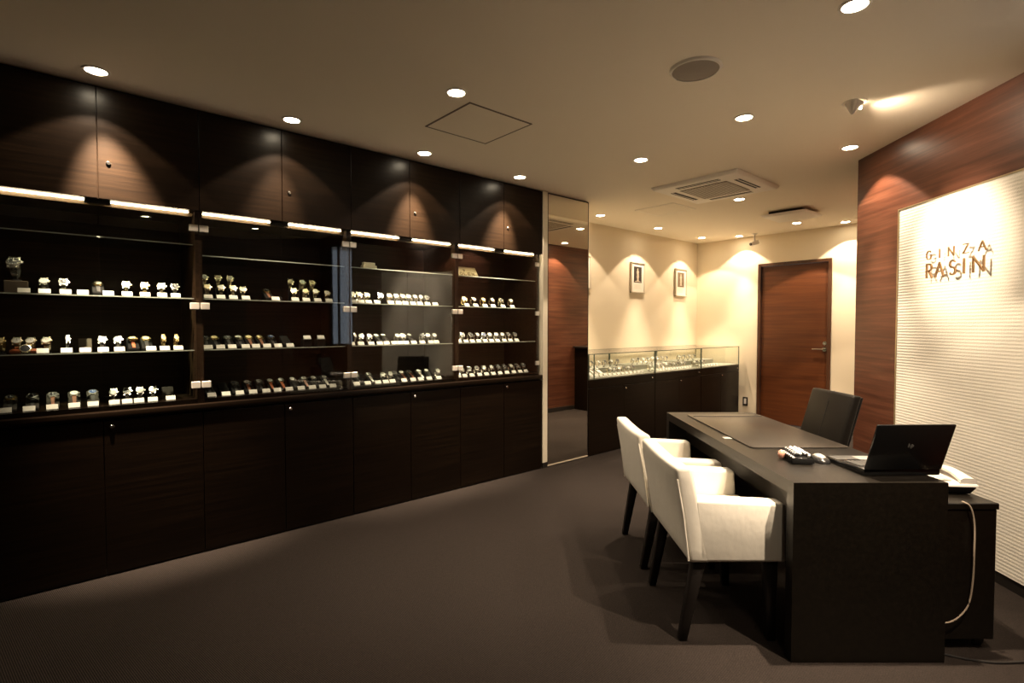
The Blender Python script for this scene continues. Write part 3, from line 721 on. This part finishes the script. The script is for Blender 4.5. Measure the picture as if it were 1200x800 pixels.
def watch_parts(t, kind, band, metal, dial):
    link('band', cached((kind, 'band', band), lambda: (loop_mesh(band in MET) if kind == 'up' else strip_mesh(band in MET)).mesh('band', band)), t)
    mm = CASEM if kind == 'up' else PADM
    c = link('case', cached((kind, 'case', metal), lambda: case_mesh(mm).mesh('case', metal)), t)
    link('dial', cached((kind, 'dial', dial), lambda: dial_mesh(mm).mesh('dial', dial)), c)
    link('hands', cached((kind, 'hands', HC[dial]), lambda: hands_mesh(mm).mesh('hands', HC[dial], 0)), c)
    if kind == 'up':
        link('holder', cached('holder', lambda: MB().lathe([(.016, .0), (.016, .003), (.006, .006), (.005, .013), (.011, .016)], 12).mesh('holder', 'black_plastic')), t)
# pads: sloping block, slope rises towards the back of the shelf (-x)
PL, PH0, PH1 = .105, .016, .074
SL = math.atan2(PH1 - PH0, PL)
PADM = T3((-.030, 0, PH0 + (PL / 2 + .030) * math.tan(SL) + .0045)) @ RY(SL)
def pad_mesh(w=.026): return MB().hexa([(-PL / 2, -w, 0), (PL / 2, -w, 0), (PL / 2, w, 0), (-PL / 2, w, 0), (-PL / 2, -w, PH1), (PL / 2, -w, PH0), (PL / 2, w, PH0), (-PL / 2, w, PH1)], .003, 2)
def strip_mesh(links):
    mb = MB(); n = 9
    for k in range(n):
        x0 = -PL / 2 + .002 + (PL - .006) * k / n; x1 = -PL / 2 + .002 + (PL - .006) * (k + (.86 if links else 1.0)) / n
        w = .0088 - .0022 * abs(k - 3) / 5
        f = lambda x: PH0 + (PL / 2 - x) * math.tan(SL) + .0004
        mb.hexa([(x0, -w, f(x0)), (x1, -w, f(x1)), (x1, w, f(x1)), (x0, w, f(x0)), (x0, -w, f(x0) + .0028), (x1, -w, f(x1) + .0028), (x1, w, f(x1) + .0028), (x0, w, f(x0) + .0028)])
    return mb
TAGM = None
def tag_mesh(): return MB().hexa([(-.010, -.0235, 0), (.010, -.0235, 0), (.010, .0235, 0), (-.010, .0235, 0), (-.012, -.0235, .026), (-.010, -.0235, .026), (-.010, .0235, .026), (-.012, .0235, .026)])
def tag_line(): return MB().hexa([(.0096, -.0235, .0009), (.0101, -.0235, .0009), (.0101, .0235, .0009), (.0096, .0235, .0009), (.0074, -.0235, .0039), (.0079, -.0235, .0039), (.0079, .0235, .0039), (.0074, .0235, .0039)])
UP, PAD = 'up', 'pad'
s_, g_, t_ = ('steel', 'steel'), ('gold', 'gold'), ('two_tone', 'two_tone')
def U(b=s_, dial='white_dial'): return (UP, b[0], b[1], dial)
def D(b, m_='steel', dial='white_dial'): return (PAD, b, m_, dial)
EMP = ('empty',); CARD = ('card',)
DATA = {
'1A': ([-.139, -.03, .044, .186, .31, .396, .478, .541],
       [-.109, -.032, .05, .119, .227, .309, .391, .472, .538],
       [('tall', 'steel', 'steel', 'black_dial'), U(), U(s_, 'black_dial'), D('black_leather', 'gold'), U(t_), U(g_, 'champagne_dial'), U(t_), U(s_, 'black_dial')]),
'1B': ([-.198, -.139, -.085, -.026, .052, .126, .202, .27, .336, .399, .477, .541],
       [-.045, .048, .124, .199, .27, .414, .479, .546],
       [U(g_, 'champagne_dial'), U(t_), U(t_), U(t_), ('thin', 'steel', 'steel', 'white_dial'), CARD, U(), U(), D('orange_leather', 'gold', 'champagne_dial'), D('black_leather', 'gold', 'champagne_dial'), ('thin', 'gold', 'gold', 'champagne_dial'), ('thin', 'gold', 'gold', 'champagne_dial')]),
'1C': ([-.173, -.09, -.011, .075, .153, .246, .307, .362, .427, .498],
       [-.189, -.102, -.014, .073, .151, .242, .299, .353, .417, .503],
       [D('black_leather', 'gold', 'black_dial'), D('black_leather', 'steel', 'black_dial'), D('brown_leather', 'steel', 'black_dial'), D('brown_leather', 'steel', 'white_dial'), D('black_leather', 'steel', 'blue_dial'), U(), U(s_, 'black_dial'), U(), U(), CARD]),
'2A': ([.707, .784, .849, .91, 1.059, 1.222, 1.296, 1.365, 1.449],
       [.704, .773, .842, .913, 1.091, 1.216, 1.289, 1.367, 1.445],
       [('two',), ('two',), ('two',), U(t_), D('brown_leather', 'gold', 'black_dial'), ('two',), ('two',), ('two',), U(t_)]),
'2B': ([.698, .749, .823, .886, .946, 1.013, 1.081, 1.168],
       [.7, .767, .831, .908, .968, 1.035, 1.103, 1.179, 1.291, 1.385],
       [D('black_leather', 'steel', 'black_dial'), D('black_leather', 'gold', 'champagne_dial'), D('black_leather', 'steel', 'black_dial'), D('black_leather', 'two_tone'), D('brown_leather', 'gold', 'champagne_dial'), D('brown_leather', 'gold', 'champagne_dial'), D('black_leather', 'steel', 'blue_dial'), EMP]),
'2C': ([.71, .79, .858, .932, 1.004, 1.072, 1.143, 1.215, 1.295, 1.359, 1.437],
       [.714, .793, .87, .947, 1.026, 1.095, 1.17, 1.248, 1.323, 1.393, 1.466],
       [D('black_leather', 'two_tone'), EMP, D('black_leather', 'steel', 'black_dial'), D('brown_leather', 'steel', 'white_dial'), D('black_leather'), D('orange_leather', 'two_tone'), D('orange_leather', 'two_tone'), D('black_leather'), D('pink_leather'), D('black_leather'), D('white_leather')]),
'3A': ([1.632, 1.684, 1.744, 1.854, 1.928, 1.986, 2.042, 2.094, 2.147, 2.198, 2.257],
       [1.625, 1.681, 1.74, 1.808, 1.92, 1.984, 2.043, 2.11, 2.172, 2.242, 2.314],
       [U(t_), U(t_), U(t_), U(), U(t_), U(), U(t_), U(), U(), U(), U(s_, 'black_dial')]),
'3B': ([1.645, 1.700, 1.762, 1.838, 1.897, 1.991, 2.045, 2.122, 2.215, 2.271, 2.328],
       [1.606, 1.678, 1.758, 1.826, 1.882, 1.946, 1.997, 2.048, 2.116, 2.193, 2.272, 2.324],
       [('thin', 'steel', 'steel', 'white_dial'), U(), U(), D('black_leather'), D('black_leather'), U(), U(), D('black_leather'), U(s_, 'black_dial'), U(), U()]),
'3C': ([1.675, 1.776, 1.87, 1.928, 1.990, 2.048, 2.121, 2.206, 2.278, 2.359],
       [1.642, 1.728, 1.81, 1.873, 1.929, 2.028, 2.107, 2.176, 2.254, 2.343],
       [D('black_leather', 'steel', 'black_dial'), D('white_leather'), U(s_, 'white_dial'), U(s_, 'white_dial'), D('black_leather', 'steel', 'black_dial'), D('brown_leather'), D('brown_leather', 'two_tone', 'black_dial'), D('white_leather'), D('black_leather'), U()]),
'4A': ([2.628, 2.727, 2.83, 2.93, 3.034, 3.151],
       [2.627, 2.722, 2.823, 2.914, 3.027, 3.138],
       [U(g_, 'champagne_dial'), U(t_), U(g_, 'champagne_dial'), U(t_), U(t_, 'black_dial'), U(t_)]),
'4B': ([2.609, 2.69, 2.763, 2.838, 2.905, 2.979, 3.049, 3.12, 3.198],
       [2.547, 2.617, 2.684, 2.753, 2.823, 2.894, 2.962, 3.042, 3.113, 3.19],
       [U(s_, 'black_dial'), U(s_, 'black_dial'), U(), U(s_, 'blue_dial'), U(), U(), U(), U(s_, 'black_dial'), U(s_, 'black_dial')]),
'4C': ([2.599, 2.68, 2.758, 2.838, 2.92, 2.993, 3.069, 3.151, 3.224, 3.304],
       [2.541, 2.603, 2.679, 2.762, 2.837, 2.913, 2.992, 3.072, 3.154, 3.232, 3.302],
       [U(s_, 'black_dial'), U(s_, 'black_dial'), U(s_, 'black_dial'), U(), U(), U(s_, 'black_dial'), U(s_, 'black_dial'), U(), U(s_, 'black_dial'), U(s_, 'black_dial')]),
}
SHW = {'A': 'upper', 'B': 'middle', 'C': 'bottom'}; SHI = {'A': 2, 'B': 1, 'C': 0}
def describe(sp):
    k = sp[0]
    if k == 'two': return 'gold-and-steel watch'
    if k == 'thin': return f'slim {MET[sp[1]]} watch'
    if k == 'tall': return 'large steel watch'
    if k == UP: return f'{MET[sp[1]]} {sp[3].split("_")[0]}-dial watch'
    return f'{sp[1].split("_")[0]} strap watch'
def put_pad(x, y, z, where, mat='pad_black', rz=0, lab='sloping black watch pad'):
    p = link('display_pad', cached(('pad', mat), lambda: pad_mesh().mesh('display_pad', mat)), None, (x, y, z + .0004), rz)
    return tag(p, f'{lab}, {where}', 'display pad', 'watch display pads')
for key, (ys, ts, specs) in DATA.items():
    b_ = int(key[0]) - 1; sh = SHW[key[1]]; z0 = SHZ[b_][SHI[key[1]]] + .0003
    n = len(ys)
    for i, (y, sp) in enumerate(zip(ys, specs)):
        where = f'{ORD[n - 1 - i]} from mirror side, {sh} shelf, {BAY[b_]}'; rz = random.uniform(-.28, .05); x = -3.645
        grp = f'watches on the {sh} shelf of the {BAY[b_]}'
        if sp[0] == 'empty': put_pad(x, y, z0, where, lab='empty sloping black pad'); continue
        if sp[0] == 'card':
            c = MB().hexa([(-.004, -.028, 0), (0, -.028, 0), (0, .028, 0), (-.004, .028, 0), (-.020, -.028, .072), (-.016, -.028, .072), (-.016, .028, .072), (-.020, .028, .072)]).box(-.045, -.002, -.028, .028, 0, .003).build('display_card', 'card_brown' if key == '1B' else 'pad_grey')
            c.location = (x, y, z0); tag(c, f'blank leaning display card, {where}', 'display card', 'blank display cards'); continue
        if sp[0] == 'two':
            # tiered stand: two watches, one above the other
            st = thing('tier_stand', f'two-tier watch stand, {where}', 'watch stand', (x, y, z0), 0, 'two-tier watch stands')
            bx('foot', 'black_plastic', st, -.055, .03, -.02, .02, 0, .006, bev=.001); bx('riser', 'black_plastic', st, -.056, -.032, -.018, .018, .006, .068, bev=.001)
            for q, (dx, dz) in enumerate(((.004, .0063), (-.043, .0685))):
                w_ = thing('wristwatch', f'{"upper" if q else "lower"} gold-and-steel watch on tier stand, {where}', 'watch', (x + dx, y - (.006 if q else 0), z0 + dz), rz, grp)
                watch_parts(w_, UP, 'two_tone', 'two_tone', ('champagne_dial', 'white_dial')[(i + q) % 2])
            continue
        if sp[0] == 'tall':
            bxs = MB().box(-.035, .035, -.045, .045, 0, .062, bev=.003).build('watch_box', 'card_brown'); bxs.location = (x, y, z0); tag(bxs, f'brown box under a large watch, {where}', 'box')
            w_ = thing('wristwatch', f'{describe(sp)} on box, {where}', 'watch', (x, y, z0 + .0625), -.2, grp); w_.scale = (1.4, 1.4, 1.4); watch_parts(w_, UP, *sp[1:]); continue
        if sp[0] == PAD:
            put_pad(x, y, z0, where, 'pad_grey' if key == '1C' else 'pad_black', lab='sloping black pad under a watch')
            w_ = thing('wristwatch', f'{describe(sp)}, {where}', 'watch', (x, y, z0 + .0006), 0, grp); watch_parts(w_, PAD, *sp[1:]); continue
        w_ = thing('wristwatch', f'{describe(sp)}, {where}', 'watch', (x, y, z0), rz if sp[0] == UP else .1, grp)
        if sp[0] == 'thin': w_.scale = (1, .5, 1.1)
        watch_parts(w_, UP, *sp[1:])
    m_ = len(ts)
    for i, y in enumerate(ts):
        zt = 0
        if key == '2B' and i > 7:      # these two stand on low black blocks
            k_ = MB().box(-.035, .02, -.03, .03, 0, .05, bev=.002).build('display_block', 'pad_black'); k_.location = (-3.60, y, z0)
            tag(k_, f'low black block under a price tag, {ORD[m_ - 1 - i]} from mirror side, {sh} shelf', 'display block', 'black tag blocks'); zt = .0503
        o = link('price_tag', cached('tag', lambda: tag_mesh().mesh('price_tag', 'white_card', 0)), None, (-3.586, y, z0 + zt))
        tag(o, f'small white price tag, {ORD[m_ - 1 - i]} from mirror side, {sh} shelf, {BAY[b_]}', 'price tag', f'price tags on the {sh} shelf of the {BAY[b_]}')
        link('printed_line', cached('tagline', lambda: tag_line().mesh('printed_line', 'ink', 0)), o)
# large brown-strapped watch lying in front on the middle shelf
w_ = thing('wristwatch', 'large black-dial watch with orange-brown leather strap lying on the middle shelf', 'watch', (-3.595, -.110, 1.1957), 0, 'watches on the middle shelf of the fourth case from mirror')
lay = T3((0, 0, .024)) @ RY(.95)
MB().lathe([(.019, -.006), (.024, -.004), (.025, .003), (.023, .007), (.019, .008)], 22, lay).build('case', 'two_tone', w_)
MB().lathe([(.0005, .0088), (.0188, .0086), (.0188, .006)], 22, lay, cap=False).build('dial', 'black_dial', w_)
for s in (-1, 1):
    MB().tube(bez([(0, s * .018, .014), (-.005, s * .04, .014), (-.018, s * .050, .012), (-.028, s * .045, .012)]), .011, 8).build('strap_half', 'orange_leather', w_)
# signs on the top shelves
s = thing('brand_sign', 'gold wedge sign lettered ROLEX on the top shelf beside the mirror', 'sign', (-3.66, 2.675, 1.757))
SM = T3((.0, 0, .0042)) @ RY(math.radians(-34))
MB().box(-.006, .0, -.135, .135, .0, .105, bev=.001, mat=SM).build('face', 'gold_sign', s)
bx('foot', 'gold_sign', s, -.075, -.004, -.12, .12, .0003, .004)
sm2 = SM @ T3((.0002, 0, 0)) @ RZ(PI / 2)
for k, ch in enumerate('ROLEX'):
    lm = letter(ch, -.098 + k * .042, .014, .026, .027, -.0012, .0, .0055); lm.bm.transform(sm2); lm.build('letter', 'gold_ink', s, smooth=0)
cr = MB()
for k in range(5):
    a = math.radians(50 + 20 * k); cr.box(0, .022, -.001, 0, -.0013, .0013, mat=T3((0, 0, .058)) @ RY(-a))
cr.box(-.008, .008, -.001, 0, .054, .058); cr.bm.transform(sm2); cr.build('crown_emblem', 'gold_ink', s, smooth=0)
s = thing('shelf_plaque', 'small plain cream stepped plaque on the top glass shelf', 'plaque', (-3.62, 1.758, 1.757))
bx('lower_block', 'cream_block', s, -.02, .02, -.055, .055, .0003, .024, bev=.002)
bx('upper_block', 'cream_block', s, -.02, .012, -.045, .045, .024, .046, bev=.002)
# ================================================================== watches in the low glass showcases
for i in range(3):
    y0, y1 = SY[i] + .09, SY[i + 1] - .09
    nb = SNAME[i]
    if i == 0: y0 = 4.13
    # back row on the riser
    n = 8 if i < 2 else 4
    for k in range(n):
        y = (max(y0, 4.2)) + (y1 - .02 - max(y0, 4.2)) * (k + .5) / n * (1 if i < 2 else .6)
        w_ = thing('wristwatch', f'steel watch on the white riser, {ORD[k]} from mirror side, showcase {nb}', 'watch', (-3.93, y, .8555), random.uniform(-.4, .2), f'riser watches, showcase {nb}')
        watch_parts(w_, UP, 'steel', 'steel', ('white_dial', 'black_dial')[k % 2])
    if i == 0:
        for k in range(5):
            y = 4.135 + k * .095
            p = put_pad(-3.72, y, .7972, 'f', 'white_card'); tag(p, f'white sloping watch pad, {ORD[k]} from mirror side, showcase beside the mirror', 'display pad', 'white pads, showcase beside the mirror')
            w_ = thing('wristwatch', f'pale watch on a white pad, {ORD[k]} from mirror side, showcase beside the mirror', 'watch', (-3.72, y, .7977), 0, 'pad watches, showcase beside the mirror')
            watch_parts(w_, PAD, ('white_leather', 'brown_leather')[k % 2], 'steel', 'white_dial')
        ys = [4.64 + k * .085 for k in range(6)]
    else: ys = [y0 + (y1 - y0) * (k + .5) / 10 * (1 if i == 1 else .55) for k in range(10 if i == 1 else 6)]
    for k, y in enumerate(ys):
        w_ = thing('wristwatch', f'steel watch in front row, {ORD[k]} from mirror side, showcase {nb}', 'watch', (-3.68, y, .7972), random.uniform(-.4, .2), f'front row watches, showcase {nb}')
        watch_parts(w_, UP, ('steel', 'two_tone')[k % 3 == 0], 'steel', ('white_dial', 'black_dial')[k % 2])
    n = 14 if i < 2 else 7
    for k in range(n):
        y = y0 + (y1 - y0) * (k + .5) / n * (1 if i < 2 else .6)
        o = link('price_tag', CACHE['tag'], None, (-3.585, y, .7972))
        tag(o, f'small white price tag, {ORD[k]} from mirror side, showcase {nb}', 'price tag', f'price tags, showcase {nb}')
        link('printed_line', CACHE['tagline'], o)
